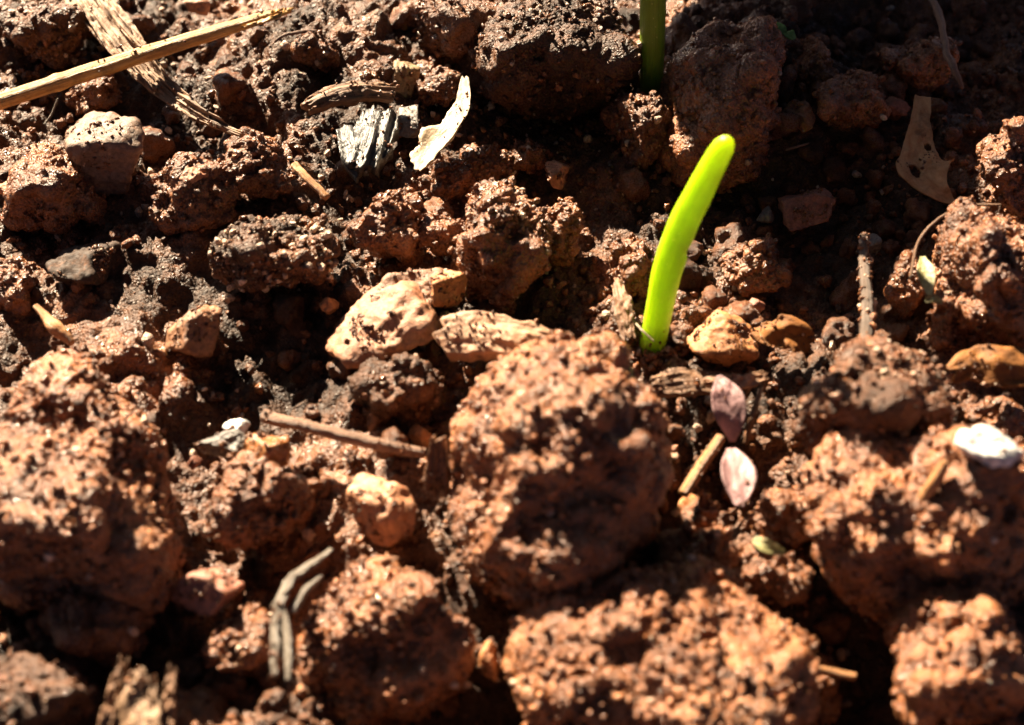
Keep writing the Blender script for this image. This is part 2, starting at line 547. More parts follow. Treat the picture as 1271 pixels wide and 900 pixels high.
def clod(label, px, py, hw, hh, seed, k=0.35, flat=1.0, humus=0.0, light=0.62, group=None, planes=14, sharp=11,
         rough=1.0, crumbs=1.0, tilt=0.0, pale=0.04, name='soil_clod', cat='soil clod', place=None, extra=(), turn_y=0.0):
    rng = np.random.default_rng(seed)
    c, rad = place if place else body_place(px, py, hw, hh, k, flat)
    rm = float(np.mean(rad))
    level = 5 if place else 7 if rm > 1.05 else 6 if rm > 0.42 else 5 if rm > 0.22 else 4
    d, f = ico(level)
    r = facet_radius(d, rng, planes, sharp, 0.42, extra)
    v = d * r[:, None]
    ext = (np.abs(v).max(0))
    v = v / ext
    v = v * rad
    o3 = rng.uniform(0, 50, 3)
    # coarse, crumbly and granular relief, pushed out along the normals
    n = normals_of(v, f)
    q = v + o3
    v = v + n * (0.26 * rm * rough * fbm(q * (1.5 / rm), seed, 3))[:, None]
    wq = v + o3 + 0.14 * np.stack([fbm(q * 2.2 + 7 * i, seed + 40 + i, 2) for i in range(3)], 1)
    n = normals_of(v, f)
    msk = np.clip(0.55 + 2.0 * fbm(q * (1.1 / rm) + 3, seed + 5, 3), 0.0 if rm < .9 else 0.4, 1)
    disp = 0.17 * rm ** 0.6 * (lump(wq / (0.5 * rm ** 0.6), seed + 1) - 0.4)
    disp += 0.085 * (lump(wq / 0.25, seed + 2) - 0.4) * msk
    if level >= 6:
        disp += 0.06 * (lump(wq / 0.11, seed + 3) - 0.3) * (0.3 + 0.7 * msk)
    disp += 0.045 * fbm(q * 6, seed + 8, 4, 0.62)
    dp, rp = worley(wq / (0.62 * rm ** 0.5) + 11, seed + 12)
    disp -= np.where(rp > 0.55, 0.20 * rm ** 0.6, 0.0) * np.clip(1 - dp / 0.42, 0, 1) ** 1.5
    v = v + n * (disp * rough)[:, None]
    if tilt:
        ca, sa = math.cos(tilt), math.sin(tilt)
        # turn about the viewing axis
        ax = FWD
        v = v * ca + np.cross(np.tile(ax, (len(v), 1)), v) * sa + np.outer(v @ ax, ax) * (1 - ca)
    if turn_y:
        ca, sa = math.cos(turn_y), math.sin(turn_y)
        v = np.stack([v[:, 0] * ca + v[:, 2] * sa, v[:, 1], v[:, 2] * ca - v[:, 0] * sa], 1)
    e = np.zeros((len(v), 3))
    e[:, 0] = np.clip(humus + 0.55 * fbm(q * 1.4 + 20, seed + 6, 4), 0, 1)
    _, rid = worley(wq / 0.21, seed + 2)
    e[:, 1] = light * (0.78 + 0.44 * rid)
    n = normals_of(v, f)
    above = v[:, 2] + c[2] > ground_z(v[:, 0] + c[0], v[:, 1] + c[1]) - 0.12
    v0, f0, q0 = v, f, q
    if not place:
        fk = above[f].any(axis=1)
        used = np.unique(f[fk])
        remap = np.zeros(len(v), dtype=np.int32); remap[used] = np.arange(len(used))
        v0, f0, e = v[used], remap[f[fk]], e[used]
    o = link_mesh(name, v0, f0, SOIL, c, None, {'earth': ('FLOAT_COLOR', e)})
    tag(o, label, cat, group)
    BODIES.append((c, rad))
    if crumbs > 0 and rm > 0.25:
        area = 4 * PI * rm * rm
        cnt = int(min(2100, area * 46 * crumbs))
        ok = np.nonzero(above & (n[:, 2] > -0.35) & (msk > 0.25))[0]
        pk = rng.choice(ok, min(cnt, len(ok)), replace=False)
        sz = 0.016 + 0.075 * rng.random(len(pk)) ** 3.2
        sz *= 0.92
        granules('clinging_crumbs', v[pk] + n[pk] * (sz * 0.35)[:, None], sz, grain_earth(len(pk), rng, 0.12 + 0.6 * humus, pale, light), rng, o)
    return o

def stone(name, label, cat, px, py, hw, hh, mat, seed, k=0.3, flat=0.7, planes=9, sharp=11, spread=0.4, relief=0.10, extra=(), turn=0.0, group=None, dz=0.0):
    rng = np.random.default_rng(seed)
    c, rad = body_place(px, py, hw, hh, k, flat, dz)
    rm = float(np.mean(rad))
    d, f = ico(5 if rm > 0.18 else 4)
    r = facet_radius(d, rng, planes, sharp, spread, extra)
    v = d * r[:, None]
    v = (v - (v.max(0) + v.min(0)) / 2) / ((v.max(0) - v.min(0)) / 2) * rad
    if turn:
        ca, sa = math.cos(turn), math.sin(turn)
        v = v * ca + np.cross(np.tile(FWD, (len(v), 1)), v) * sa + np.outer(v @ FWD, FWD) * (1 - ca)
    n = normals_of(v, f)
    q = v / rm + rng.uniform(0, 40, 3)
    v = v + n * (relief * rm * (1.4 * fbm(q * 1.6, seed, 4) + 0.8 * fbm(q * 5, seed + 3, 3)))[:, None]
    o = link_mesh(name, v, f, mat, c)
    tag(o, label, cat, group)
    BODIES.append((c, rad))
    if rm > 0.2 and mat is not M_WHITE:
        n = normals_of(v, f)
        ok = np.nonzero((n[:, 2] > -0.2) & (fbm(q * 1.2 + 9, seed + 7, 2) > 0.05))[0]
        if len(ok) > 20:
            pk = rng.choice(ok, min(len(ok), int(90 * rm / .4)), replace=False)
            sz = 0.014 + 0.035 * rng.random(len(pk)) ** 3
            granules('clinging_crumbs', v[pk] + n[pk] * (sz * .3)[:, None], sz, grain_earth(len(pk), rng, .25, .05, .6), rng, o)
    return o

#CLODS
SHELF = (((-.22, .12, 1), .62), ((.05, -1, .05), .72))
CL = [
 # label, px, py, hw, hh, seed, options
 ('big red-brown soil clod filling the lower left edge, sunlit on top', 100, 600, 150, 165, 101, dict(extra=SHELF, flat=.95, k=.35, light=.76)),
 ('large domed soil clod in the centre below the pale wood chip', 683, 588, 138, 166, 102, dict(extra=(((-.3, .25, 1), .72), ((.1, -1, .1), .8)), flat=1.0, k=.4, planes=18, sharp=6, light=.76)),
 ('rough sunlit clod at bottom beside the grey curved root', 482, 800, 108, 100, 103, dict(extra=SHELF, flat=1.0, k=.45, crumbs=1.6, light=.76)),
 ('wide blurred clod at the bottom right of the centre pit', 825, 822, 182, 142, 104, dict(extra=SHELF, sharp=6, crumbs=1.4, flat=.95, k=.5, light=0.85)),
 ('big sunlit clod at right carrying the white pebble', 1120, 640, 165, 120, 105, dict(sharp=7, flat=.95, k=0.8, light=0.85)),
 ('greyish clod under the upright crusted rootlet, behind the right clod', 1092, 508, 112, 84, 106, dict(flat=1.0, k=1.05, humus=0.62, light=.75, pale=.2)),
 ('tall blurred clod in the bottom right corner', 1190, 818, 82, 108, 107, dict(extra=SHELF, flat=1.1, k=1.0, light=0.85)),
 ('sunlit lumpy clod at the right edge beside the pale pointed leaf', 1225, 350, 75, 105, 108, dict(flat=1.1, k=.4)),
 ('dark block of soil at the top centre left of the shaded shoot', 688, 75, 115, 112, 109, dict(extra=SHELF, flat=.85, k=.35, humus=0.85, light=.6, pale=.12, planes=9, sharp=14)),
 ('upright jagged clod above the centre, right of the flat brown stone', 632, 312, 58, 74, 110, dict(flat=.8, k=.2, crumbs=2, sharp=6, rough=1.4)),
 ('small jagged clod left of the upright jagged one', 487, 282, 46, 48, 111, dict(flat=.9)),
 ('tall brown clod in shade behind the bright shoot tip', 898, 125, 72, 118, 112, dict(extra=SHELF, flat=.9, k=.3, crumbs=.6, light=0.75)),
 ('knobbly clod at the left edge in front of the rounded grey stone', 58, 240, 62, 62, 113, dict(flat=.9)),
 ('low crumbly clod right of the rounded grey stone', 238, 240, 55, 48, 114, dict(flat=.8, humus=0.2)),
 ('dark humus clod between the cream slab and the thin twig', 494, 485, 55, 46, 115, dict(flat=.95, humus=.8, light=.7, pale=.15)),
 ('sunlit lump of crumbs in front of the small orange-brown pebble', 318, 632, 62, 58, 116, dict(flat=.8, crumbs=2)),
 ('pale crumbly clod behind the lower end of the grey curved root', 302, 800, 44, 46, 117, dict(flat=.9, light=.75, crumbs=2)),
 ('narrow clod just left of the bright shoot', 790, 335, 24, 45, 118, dict(flat=1.2, k=.5)),
 ('brown clod in shade at the top, left of the dark block', 560, 30, 62, 68, 119, dict(flat=.9, humus=0.4)),
 ('dark crumbly clod at the foot of the shaded shoot', 795, 165, 40, 58, 120, dict(flat=.9, humus=.5, pale=.15)),
 ('small clod tucked under the straw above the rounded stone', 119, 116, 34, 26, 121, dict(flat=.9, humus=0.25)),
 ('small sunlit clod at the left edge above the orange twig bit', 14, 355, 28, 32, 122, dict(flat=.9)),
 ('broad dark humus clod sprinkled with bright grains', 350, 315, 82, 48, 123, dict(flat=.7, humus=.75, pale=.4, crumbs=2, light=.7)),
 ('dark clod in the top left corner above the straw', 62, 45, 70, 48, 124, dict(flat=.75, humus=0.7, pale=.12)),
 ('sunlit clod at the right edge in the upper corner', 1262, 215, 45, 62, 125, dict(flat=1, k=.4)),
 ('crumbly clod right of the bark strip tip', 322, 215, 42, 44, 126, dict(flat=.9, humus=0.25)),
 ('small round clod inside the curl of the pale flake', 550, 108, 29, 26, 127, dict(flat=1, humus=.4, pale=.3, k=.7)),
 ('small lump below the tip of the pale flake', 565, 222, 27, 26, 128, dict(flat=.9)),
 ('low sunlit crumb heap right of the two pink petals', 975, 640, 40, 48, 129, dict(flat=.9, k=.5, light=.7)),
 ('small blurred lump of soil next to the short straw at bottom', 985, 845, 60, 55, 130, dict(flat=1, k=.6, light=.7)),
 ('pillar of crumbs in front of the pale pointed leaf', 1128, 355, 25, 38, 131, dict(flat=1.1, k=.6)),
 ('thin stack of crumbs below the pale pointed leaf', 1170, 405, 18, 42, 132, dict(flat=1.2, k=.6)),
 ('dim clod in shade at the top right near the thin hanging root', 1140, 80, 50, 42, 133, dict(flat=.8, light=0.75)),
 ('dim clod in shade left of the dry triangular leaf', 1060, 130, 46, 44, 134, dict(flat=.8, light=0.75)),
 ('dim lump in shade below the tiny green seedlings', 1010, 80, 36, 34, 135, dict(flat=.8, light=0.75)),
 ('shaded lump behind the orange pebble beside the shoot', 930, 330, 44, 36, 136, dict(flat=.8)),
 ('brown clod in shade under the curled brown leaf at right', 1240, 520, 40, 32, 137, dict(flat=.8)),
 ('dim clod in deep shade between the lower left clod and reddish pebble', 130, 770, 70, 60, 138, dict(flat=.8)),
 ('dark clod in the bottom left corner', 40, 870, 70, 55, 139, dict(flat=.8, humus=.6)),
 ('small lump at top between the straw end and curved bark', 395, 65, 36, 30, 140, dict(flat=.8, humus=0.4)),
 ('shaded lump at the right of the small vertical bark shard', 610, 690, 45, 80, 141, dict(flat=1.1, k=.1)),
 ('jutting crumb lump at the left rim of the bottom right pit', 880, 690, 36, 34, 142, dict(flat=.9, k=.9, light=.72)),
 ('crumbly lump below right of the pale flake, above the jagged clod', 600, 205, 30, 27, 146, dict(flat=.9, crumbs=2, rough=1.3)),
 ('crumbly lump between the pale pebble and the dark top block', 650, 196, 28, 24, 147, dict(flat=.9, crumbs=2, rough=1.3)),
 ('sunlit lump right of the jagged clod below the pale pebble', 696, 285, 30, 40, 148, dict(flat=.9, crumbs=2, rough=1.3)),
 ('low crumbly ridge joining the two jagged clods above the flat stone', 545, 292, 40, 24, 149, dict(flat=.8, crumbs=2, rough=1.3)),
 ('blurred saddle of soil joining the wide bottom clod and the crumb heap', 945, 712, 66, 42, 143, dict(flat=.9, k=.9, light=.7)),
 ('dark mass of soil behind the corner clod at right', 1205, 722, 90, 62, 144, dict(flat=1, k=.6)),
 ('small sunlit lump between the lower pink petal and the central clod', 868, 650, 24, 30, 145, dict(flat=1, k=.7, light=.7)),
]
for lab, px, py, hw, hh, sd_, kw in CL:
    clod(lab, px, py, hw, hh, sd_, **kw)
#STONES
M_GREY = stone_material('grey_brown_stone', (0.13, 0.075, 0.048), (0.25, 0.155, 0.10), (0.25, 0.11, 0.06))
M_ORANGE = stone_material('orange_stone', (0.40, 0.14, 0.045), (0.56, 0.26, 0.10), (0.33, 0.13, 0.05))
M_CREAM = stone_material('cream_stone', (0.34, 0.135, 0.066), (0.50, 0.255, 0.148), (0.38, 0.17, 0.08))
M_ROSE = stone_material('rose_stone', (0.30, 0.12, 0.08), (0.44, 0.20, 0.13), None, 0.5, 2.0, 0.5, False)
M_ORANGE2 = stone_material('glossy_orange_brown_stone', (0.22, 0.075, 0.02), (0.40, 0.16, 0.045), None, 0.3, 2.2, 0.4, False)
M_PEACH = stone_material('peach_stone', (0.42, 0.165, 0.075), (0.55, 0.285, 0.165), (0.36, 0.14, 0.055), 0.5, 2.2, 0.6, False)
M_BRICK = stone_material('brick_red_stone', (0.24, 0.085, 0.05), (0.38, 0.16, 0.10), (0.14, 0.06, 0.045))
M_BROWN = stone_material('brown_stone', (0.17, 0.075, 0.04), (0.36, 0.18, 0.09), (0.09, 0.05, 0.035))
M_WHITE = stone_material('white_stone', (0.62, 0.60, 0.58), (0.80, 0.79, 0.78), None, 0.4, 2.0, 0.2, False)
M_DARK_SHADED = stone_material('shade_darkened_stone', (0.03, 0.014, 0.007), (0.05, 0.025, 0.013), (0.10, 0.045, 0.022), 0.8)  # dark brown, darkened further to put the stone's shade into its colour
M_SLATE = stone_material('slate_stone', (0.10, 0.088, 0.08), (0.20, 0.175, 0.155), (0.1, 0.085, 0.07), 0.38)
M_TAN = stone_material('tan_stone', (0.22, 0.14, 0.07), (0.36, 0.25, 0.14), None)
ST = [
 ('pebble', 'rounded grey-brown stone with a sunlit flat top at upper left', 'stone', 133, 192, 52, 52, M_GREY, 201, dict(flat=1.05, k=.7, sharp=14, extra=(((-.1, .2, 1), .6), ((.1, -1, .1), .7)))),
 ('pebble', 'angular orange pebble just right of the foot of the bright shoot', 'pebble', 893, 424, 46, 34, M_ORANGE, 202, dict(flat=.8, k=.6)),
 ('pebble', 'cream and orange pebble below the thin twig', 'pebble', 474, 628, 37, 48, M_PEACH, 203, dict(flat=.7, k=.55, turn=-.5, sharp=14, planes=11, relief=.11)),
 ('stone_slab', 'large pale cream slab of stone left of the pale wood chip', 'stone', 468, 402, 72, 50, M_CREAM, 204, dict(flat=.45, k=.6, turn=-.3, sharp=10)),
 ('flat_stone', 'flat brown stone leaning behind the cream slab', 'stone', 522, 364, 58, 32, M_BROWN, 205, dict(flat=.6, k=.7, sharp=22, planes=8)),
 ('stone_chip', 'orange faced stone chip at the right of the flat brown stone', 'stone', 558, 360, 23, 28, M_ORANGE, 231, dict(flat=1, k=1.0, sharp=22, planes=8)),
 ('brick_fragment', 'flat reddish brick fragment lying in the shade right of the shoot', 'stone', 1004, 259, 33, 25, M_BRICK, 206, dict(flat=.5, k=.5, sharp=24, planes=8, turn=-.15)),
 ('pebble', 'reddish pebble half in shade at lower left', 'pebble', 257, 728, 44, 37, M_ROSE, 207, dict(flat=.9, k=1.0, sharp=20, dz=.15)),
 ('pebble', 'angular brown pebble with one bright corner left of centre', 'pebble', 242, 412, 34, 42, M_BROWN, 208, dict(flat=.9, k=.5, sharp=22, turn=.4)),
 ('pebble', 'small orange-brown pebble beneath the left end of the thin twig', 'pebble', 331, 558, 30, 22, M_ORANGE2, 209, dict(flat=.8, k=1.2, dz=.35)),
 ('white_pebble', 'tiny flat white pebble near the left end of the thin twig', 'pebble', 293, 530, 17, 10, M_WHITE, 210, dict(flat=.5, k=2.2)),
 ('grey_pebble', 'grey pebble under the tiny flat white one', 'pebble', 277, 552, 34, 16, M_SLATE, 232, dict(flat=.6, k=.8)),
 ('white_pebble', 'bright white pebble on top of the right hand clod', 'pebble', 1226, 560, 46, 25, M_WHITE, 211, dict(flat=.8, k=1.0, turn=.45, dz=1.78, sharp=14, planes=10, relief=.09)),
 ('pebble', 'small pale pebble perched right of the jagged clod', 'pebble', 691, 220, 15, 18, M_CREAM, 212, dict(flat=.9, k=.9)),
 ('pebble', 'small pale knob of stone in the low crumbly clod', 'pebble', 240, 222, 18, 15, M_CREAM, 213, dict(flat=.9, k=1.6, dz=.25)),
 ('pebble', 'brown pebble in shade behind the shoot tip', 'pebble', 990, 147, 20, 20, M_BROWN, 214, dict(flat=.9, k=.6)),
 ('flat_stone', 'flat dark triangular stone in shade below the rounded grey stone', 'stone', 108, 322, 46, 46, M_DARK_SHADED, 215, dict(flat=.45, k=0, sharp=16, planes=8)),
 ('pebble', 'tan pebble standing above the grey charred chip', 'pebble', 503, 97, 19, 22, M_TAN, 216, dict(flat=.9, k=.6)),
 ('grey_stone', 'bluish grey flat stone between charred chip and pale flake', 'stone', 503, 152, 18, 24, M_SLATE, 217, dict(flat=.5, k=.6, sharp=22, planes=7)),
 ('pebble', 'small round orange pebble left of the cream slab', 'pebble', 408, 378, 12, 12, M_ORANGE, 218, dict(flat=.9, k=.8)),
 ('pebble', 'small grey pebble left of the brick fragment', 'pebble', 950, 268, 11, 10, M_SLATE, 219, dict(flat=.8, k=.6)),
 ('pebble', 'small reddish chip left of the top of the triangular dry leaf', 'pebble', 1113, 132, 18, 11, M_BRICK, 220, dict(flat=.6, k=.6, sharp=20)),
 ('pebble', 'slim reddish grain in the dark pit at bottom centre', 'pebble', 606, 818, 11, 26, M_ORANGE, 221, dict(flat=.9, k=.8, dz=.5)),
 ('pebble', 'blurred pale pebble on the left shoulder of the wide bottom clod', 'pebble', 698, 750, 18, 20, M_CREAM, 222, dict(flat=.9, k=1, dz=.9)),
 ('pebble', 'round brown pebble behind the foot of the thin twig end', 'pebble', 522, 542, 16, 14, M_ORANGE, 223, dict(flat=.9, k=.7)),
 ('pebble', 'brown pebble at the right edge below the sunlit upper clod', 'pebble', 1080, 305, 14, 12, M_SLATE, 224, dict(flat=.8, k=.5)),
 ('pebble', 'small pinkish pebble in the shade above the orange pebble', 'pebble', 938, 380, 12, 11, M_BRICK, 225, dict(flat=.8, k=.6)),
 ('pebble', 'orange pebble at the foot of the orange stalk', 'pebble', 856, 628, 14, 16, M_ORANGE, 226, dict(flat=.9, k=.8)),
 ('pebble', 'pale pebble in the top edge above the straw', 'pebble', 246, 8, 16, 12, M_CREAM, 227, dict(flat=.9, k=.8)),
 ('pebble', 'small reddish round pebble in shade at the left of sunlit crumb lump', 'pebble', 241, 575, 9, 8, M_BRICK, 228, dict(flat=.9, k=.8)),
 ('pebble', 'small orange pebble at the extreme left edge below the straw', 'pebble', 6, 238, 14, 10, M_ORANGE, 229, dict(flat=.9, k=1.2, dz=.2)),
 ('pebble', 'blurred pale grey pebble on the right hand clod', 'pebble', 1122, 630, 17, 13, M_SLATE, 230, dict(flat=.9, k=1.0, dz=1.0)),
]
for nm, lab, cat, px, py, hw, hh, mt, sd_, kw in ST:
    stone(nm, lab, cat, px, py, hw, hh, mt, sd_, **kw)

# ------------------------------------------------------------------ stalks, fibres and leaves
def resample(pts, vals, n):
    """Catmull-Rom through the points, n samples; vals are carried along"""
    pts = np.asarray(pts, float); vals = np.asarray(vals, float).reshape(len(pts), -1)
    seg = np.linalg.norm(np.diff(pts, axis=0), axis=1)
    t = np.concatenate([[0], np.cumsum(seg)])
    P = np.concatenate([[2 * pts[0] - pts[1]], pts, [2 * pts[-1] - pts[-2]]])
    u = np.linspace(0, t[-1], n)
    k = np.clip(np.searchsorted(t, u, side='right') - 1, 0, len(pts) - 2)
    w = ((u - t[k]) / np.maximum(seg[k], 1e-9))[:, None]
    a, b, c, d = P[k], P[k + 1], P[k + 2], P[k + 3]
    out = 0.5 * (2 * b + (c - a) * w + (2 * a - 5 * b + 4 * c - d) * w ** 2 + (3 * b - a - 3 * c + d) * w ** 3)
    Q = np.concatenate([[2 * vals[0] - vals[1]], vals, [2 * vals[-1] - vals[-2]]])
    a, b, c, d = Q[k], Q[k + 1], Q[k + 2], Q[k + 3]
    vv = 0.5 * (2 * b + (c - a) * w + (2 * a - 5 * b + 4 * c - d) * w ** 2 + (3 * b - a - 3 * c + d) * w ** 3)
    vv = np.clip(vv, vals.min(0), vals.max(0) * 1.1)
    return out, vv, u

def tube_mesh(pts, radii, n=70, seg=18, ell=1.0, wob=0.06, seed=1, ends=('flat', 'flat'), bend=0.0, nodes=()):
    P, rr, u = resample(pts, radii, n)
    rr = rr[:, 0].copy()
    L = u[-1]
    for e, dist in ((ends[0], u), (ends[1], L - u)):
        if e == 'round':
            q = np.clip(dist / max(rr.max(), 1e-6) / 1.15, 0, 1)
            rr *= np.sqrt(np.clip(1 - (1 - q) ** 2, 0.0004, 1))
        elif e == 'point':
            rr *= np.clip(dist / (rr.max() * 6), 0.02, 1)
    T = np.gradient(P, axis=0); T /= np.linalg.norm(T, axis=1, keepdims=True)
    nrm = np.cross(T[0], [0.1, 0.2, 1.0]); nrm /= np.linalg.norm(nrm)
    A = np.linspace(0, 2 * PI, seg, endpoint=False)
    V, G = [], []
    for i in range(n):
        nrm = nrm - T[i] * (nrm @ T[i]); nrm /= np.linalg.norm(nrm)
        bi = np.cross(T[i], nrm)
        swell = 1 + sum(0.16 * math.exp(-((u[i] / L - q) / 0.012) ** 2) for q in nodes)
        ring = P[i] + rr[i] * swell * (np.cos(A)[:, None] * nrm + ell * np.sin(A)[:, None] * bi)
        V.append(ring)
        G.append(np.stack([np.cos(A) * 0.5, np.full(seg, u[i]), np.sin(A) * 0.5], 1))
    V = np.concatenate(V); G = np.concatenate(G)
    ctr = np.repeat(P, seg, 0)
    if wob:
        d = V - ctr
        rm = float(np.mean(rr))
        V = ctr + d * (1 + wob * fbm(np.stack([G[:, 0] * 5, G[:, 1] / rm * 0.5, G[:, 2] * 5], 1) + seed, seed, 3) * 2)[:, None]
        V = V + (np.repeat(np.stack([fbm(P * (0.8 / (rm * 3)) + 10 * k, seed + k, 2) for k in range(3)], 1), seg, 0) * rm * wob * 2)
    i, j = np.meshgrid(np.arange(n - 1), np.arange(seg), indexing='ij')
    a = (i * seg + j).ravel(); b = (i * seg + (j + 1) % seg).ravel()
    F = np.stack([a, b, b + seg, a + seg], 1)
    k0 = len(V)
    V = np.concatenate([V, [V[:seg].mean(0)], [V[(n - 1) * seg:k0].mean(0)]])
    G = np.concatenate([G, [[0, 0, 0]], [[0, L, 0]]])
    j = np.arange(seg); jn = (j + 1) % seg
    T0 = np.stack([np.full(seg, k0), jn, j, j], 1)
    T1 = np.stack([np.full(seg, k0 + 1), (n - 1) * seg + j, (n - 1) * seg + jn, (n - 1) * seg + jn], 1)
    tri = np.concatenate([np.stack([F[:, 0], F[:, 1], F[:, 2]], 1), np.stack([F[:, 0], F[:, 2], F[:, 3]], 1), T0[:, :3], T1[:, :3]])
    return V, tri, G

def tube(name, label, cat, mat, pts, radii, parent=None, group=None, world=False, **kw):
    """pts: (px, py, height over the bed); radii in pixels of the photograph"""
    Pw = [np.asarray(p, float) for p in pts] if world else [at(*p) for p in pts]
    rw = [cm(r_, p) for r_, p in zip(radii, Pw)]
    V, F, G = tube_mesh(Pw, rw, **kw)
    loc = np.zeros(3) if parent is not None else Pw[0]
    off = np.asarray(parent.location) if parent is not None else Pw[0]
    o = link_mesh(name, V - off, F, mat, loc, parent, {'grain': ('FLOAT_VECTOR', G)})
    if parent is None:
        tag(o, label, cat, group)
    elif label:
        o['label'] = label
    return o

def ribbon(name, label, cat, mat, pts, left, right, thick=0.04, up=(0, -0.35, 1), curl=0.0, rag=0.12, wave=0.05, seed=1,
           holes=(), nx=16, ny=56, ridge=0.0, parent=None, group=None, roll=0.0, endrag=0.0, world=False):
    """a strip or leaf with real thickness: centre line, half widths to both sides (pixels of the photograph)"""
    rng = np.random.default_rng(seed)
    Pw = np.array([np.asarray(p, float) for p in pts]) if world else np.array([at(*p) for p in pts])
    wl_ = np.array([[cm(a, p), cm(b, p)] for a, b, p in zip(left, right, Pw)])
    P, ww, u = resample(Pw, wl_, ny)
    T = np.gradient(P, axis=0); T /= np.linalg.norm(T, axis=1, keepdims=True)
    upv = np.asarray(up, float)
    S = np.cross(T, upv); S /= np.linalg.norm(S, axis=1, keepdims=True)
    Nn = np.cross(S, T)
    if roll:
        S, Nn = S * math.cos(roll) + Nn * math.sin(roll), Nn * math.cos(roll) - S * math.sin(roll)
    s = np.linspace(-1, 1, nx)
    J, I = np.meshgrid(np.arange(nx), np.arange(ny))
    I = I.ravel(); J = J.ravel()
    wside = np.where(s[J] < 0, ww[I, 0], ww[I, 1])
    jag = 1 + rag * fbm(np.stack([np.sign(s[J]) * 3.0, u[I] * 4.0, np.zeros(len(I))], 1) + seed * 3, seed, 3) * 2 * np.abs(s[J])
    x = s[J] * wside * jag
    along = u[I].copy()
    wm = float(ww.mean())
    if endrag:
        along = along + endrag * fbm(np.stack([x / wm * 3, np.where(I > ny / 2, 9.0, 0.0), np.zeros(len(I))], 1) + seed, seed + 4, 3) * (np.abs(u[I] / u[-1] - 0.5) * 2) ** 4
    base = P[I] + T[I] * (along - u[I])[:, None]
    h = curl * (x / wm) ** 2 * wm + wave * fbm(np.stack([x / wm * 1.2, u[I] / wm * 0.7, np.zeros(len(I))], 1) + seed, seed + 1, 3)
    if ridge:
        h = h + ridge * fbm(np.stack([x / wm * 7, u[I] * 0.7, np.zeros(len(I))], 1) + seed, seed + 2, 3)
    top = base + S[I] * x[:, None] + Nn[I] * h[:, None]
    tk = thick * (0.7 + 0.6 * rng.random()) * np.ones(len(I))
    bot = top - Nn[I] * tk[:, None]
    keep = []
    for i in range(ny - 1):
        for j in range(nx - 1):
            fu = (i + 0.5) / (ny - 1); fs = (j + 0.5) / (nx - 1) * 2 - 1
            if not any(((fu - a) / ra) ** 2 + ((fs - b) / rb) ** 2 < 1 for a, b, ra, rb in holes):
                keep.append((i * nx + j, i * nx + j + 1, (i + 1) * nx + j + 1, (i + 1) * nx + j))
    keep = np.array(keep, dtype=np.int32)
    n0 = len(top)
    edges = {}
    for q in keep:
        for k in range(4):
            a, b = int(q[k]), int(q[(k + 1) % 4])
            if (b, a) in edges: del edges[(b, a)]
            else: edges[(a, b)] = 1
    walls = np.array([(b, a, a + n0, b + n0) for a, b in edges], dtype=np.int32)
    F = np.concatenate([keep, keep[:, ::-1] + n0, walls])
    tri = np.concatenate([F[:, [0, 1, 2]], F[:, [0, 2, 3]]])
    V = np.concatenate([top, bot])
    G1 = np.stack([x, u[I], np.zeros(len(I))], 1)
    G = np.concatenate([G1, G1 + np.array([0.3, 0, 1])])
    loc = np.zeros(3) if parent is not None else Pw[0]
    off = np.asarray(parent.location) if parent is not None else Pw[0]
    o = link_mesh(name, V - off, tri, mat, loc, parent, {'grain': ('FLOAT_VECTOR', G)})
    if parent is None:
        tag(o, label, cat, group)
    elif label:
        o['label'] = label
    return o

F_STRAW = fibre_material('straw', (0.34, 0.155, 0.03), (0.60, 0.33, 0.085), (0.70, 0.45, 0.16), 0.42, 0.0, 14, 1.0)
F_BARK = fibre_material('dry_bark', (0.12, 0.06, 0.03), (0.26, 0.15, 0.08), (0.44, 0.29, 0.18), 0.6, 0.0, 22, 1.2)
F_DARKBARK = fibre_material('dark_bark', (0.09, 0.045, 0.025), (0.22, 0.11, 0.055), (0.34, 0.19, 0.1), 0.6, 0.0, 22, 1.2)
F_TWIG = fibre_material('twig', (0.15, 0.07, 0.045), (0.27, 0.15, 0.095), (0.38, 0.25, 0.17), 0.5, 0.0, 16, 1.5)
F_RUST = fibre_material('rusty_stalk', (0.30, 0.12, 0.04), (0.48, 0.22, 0.08), (0.6, 0.34, 0.15), 0.5, 0.0, 16, 1.5)
F_SHARD = fibre_material('soil_stained_bark', (0.07, 0.03, 0.013), (0.15, 0.063, 0.027), (0.22, 0.1, 0.045), 0.6, 0.0, 9, 2.0)
F_ROOT = fibre_material('grey_root', (0.10, 0.075, 0.055), (0.22, 0.18, 0.14), (0.36, 0.31, 0.26), 0.42, 0.0, 20, 1.0)
F_CRUST = fibre_material('crusted_root', (0.05, 0.03, 0.02), (0.11, 0.07, 0.048), (0.20, 0.14, 0.10), 0.6, 0.0, 16, 1.5)
F_CHAR = fibre_material('charred_wood', (0.014, 0.013, 0.013), (0.04, 0.038, 0.036), (0.09, 0.085, 0.08), 0.28, 0.0, 24, 1.0)
F_CHIP = fibre_material('pale_wood', (0.24, 0.11, 0.055), (0.38, 0.215, 0.125), (0.47, 0.30, 0.19), 0.6, 0.0, 4, 3.0)
F_FLAKE = fibre_material('pale_flake', (0.36, 0.25, 0.16), (0.50, 0.40, 0.28), (0.58, 0.48, 0.36), 0.5, 0.15, 8, 3.0)
F_DRYLEAF = fibre_material('dry_leaf', (0.42, 0.19, 0.075), (0.56, 0.30, 0.14), (0.64, 0.39, 0.2), 0.7, 0.3, 7, 3.0)
F_AMBER = fibre_material('amber_leaf', (0.15, 0.052, 0.01), (0.28, 0.105, 0.018), (0.36, 0.15, 0.032), 0.7, 0.25, 4, 3.0)
F_PETAL = fibre_material('pink_petal', (0.46, 0.25, 0.25), (0.50, 0.30, 0.30), (0.54, 0.36, 0.36), 0.5, 0.35, 5, 1.0)
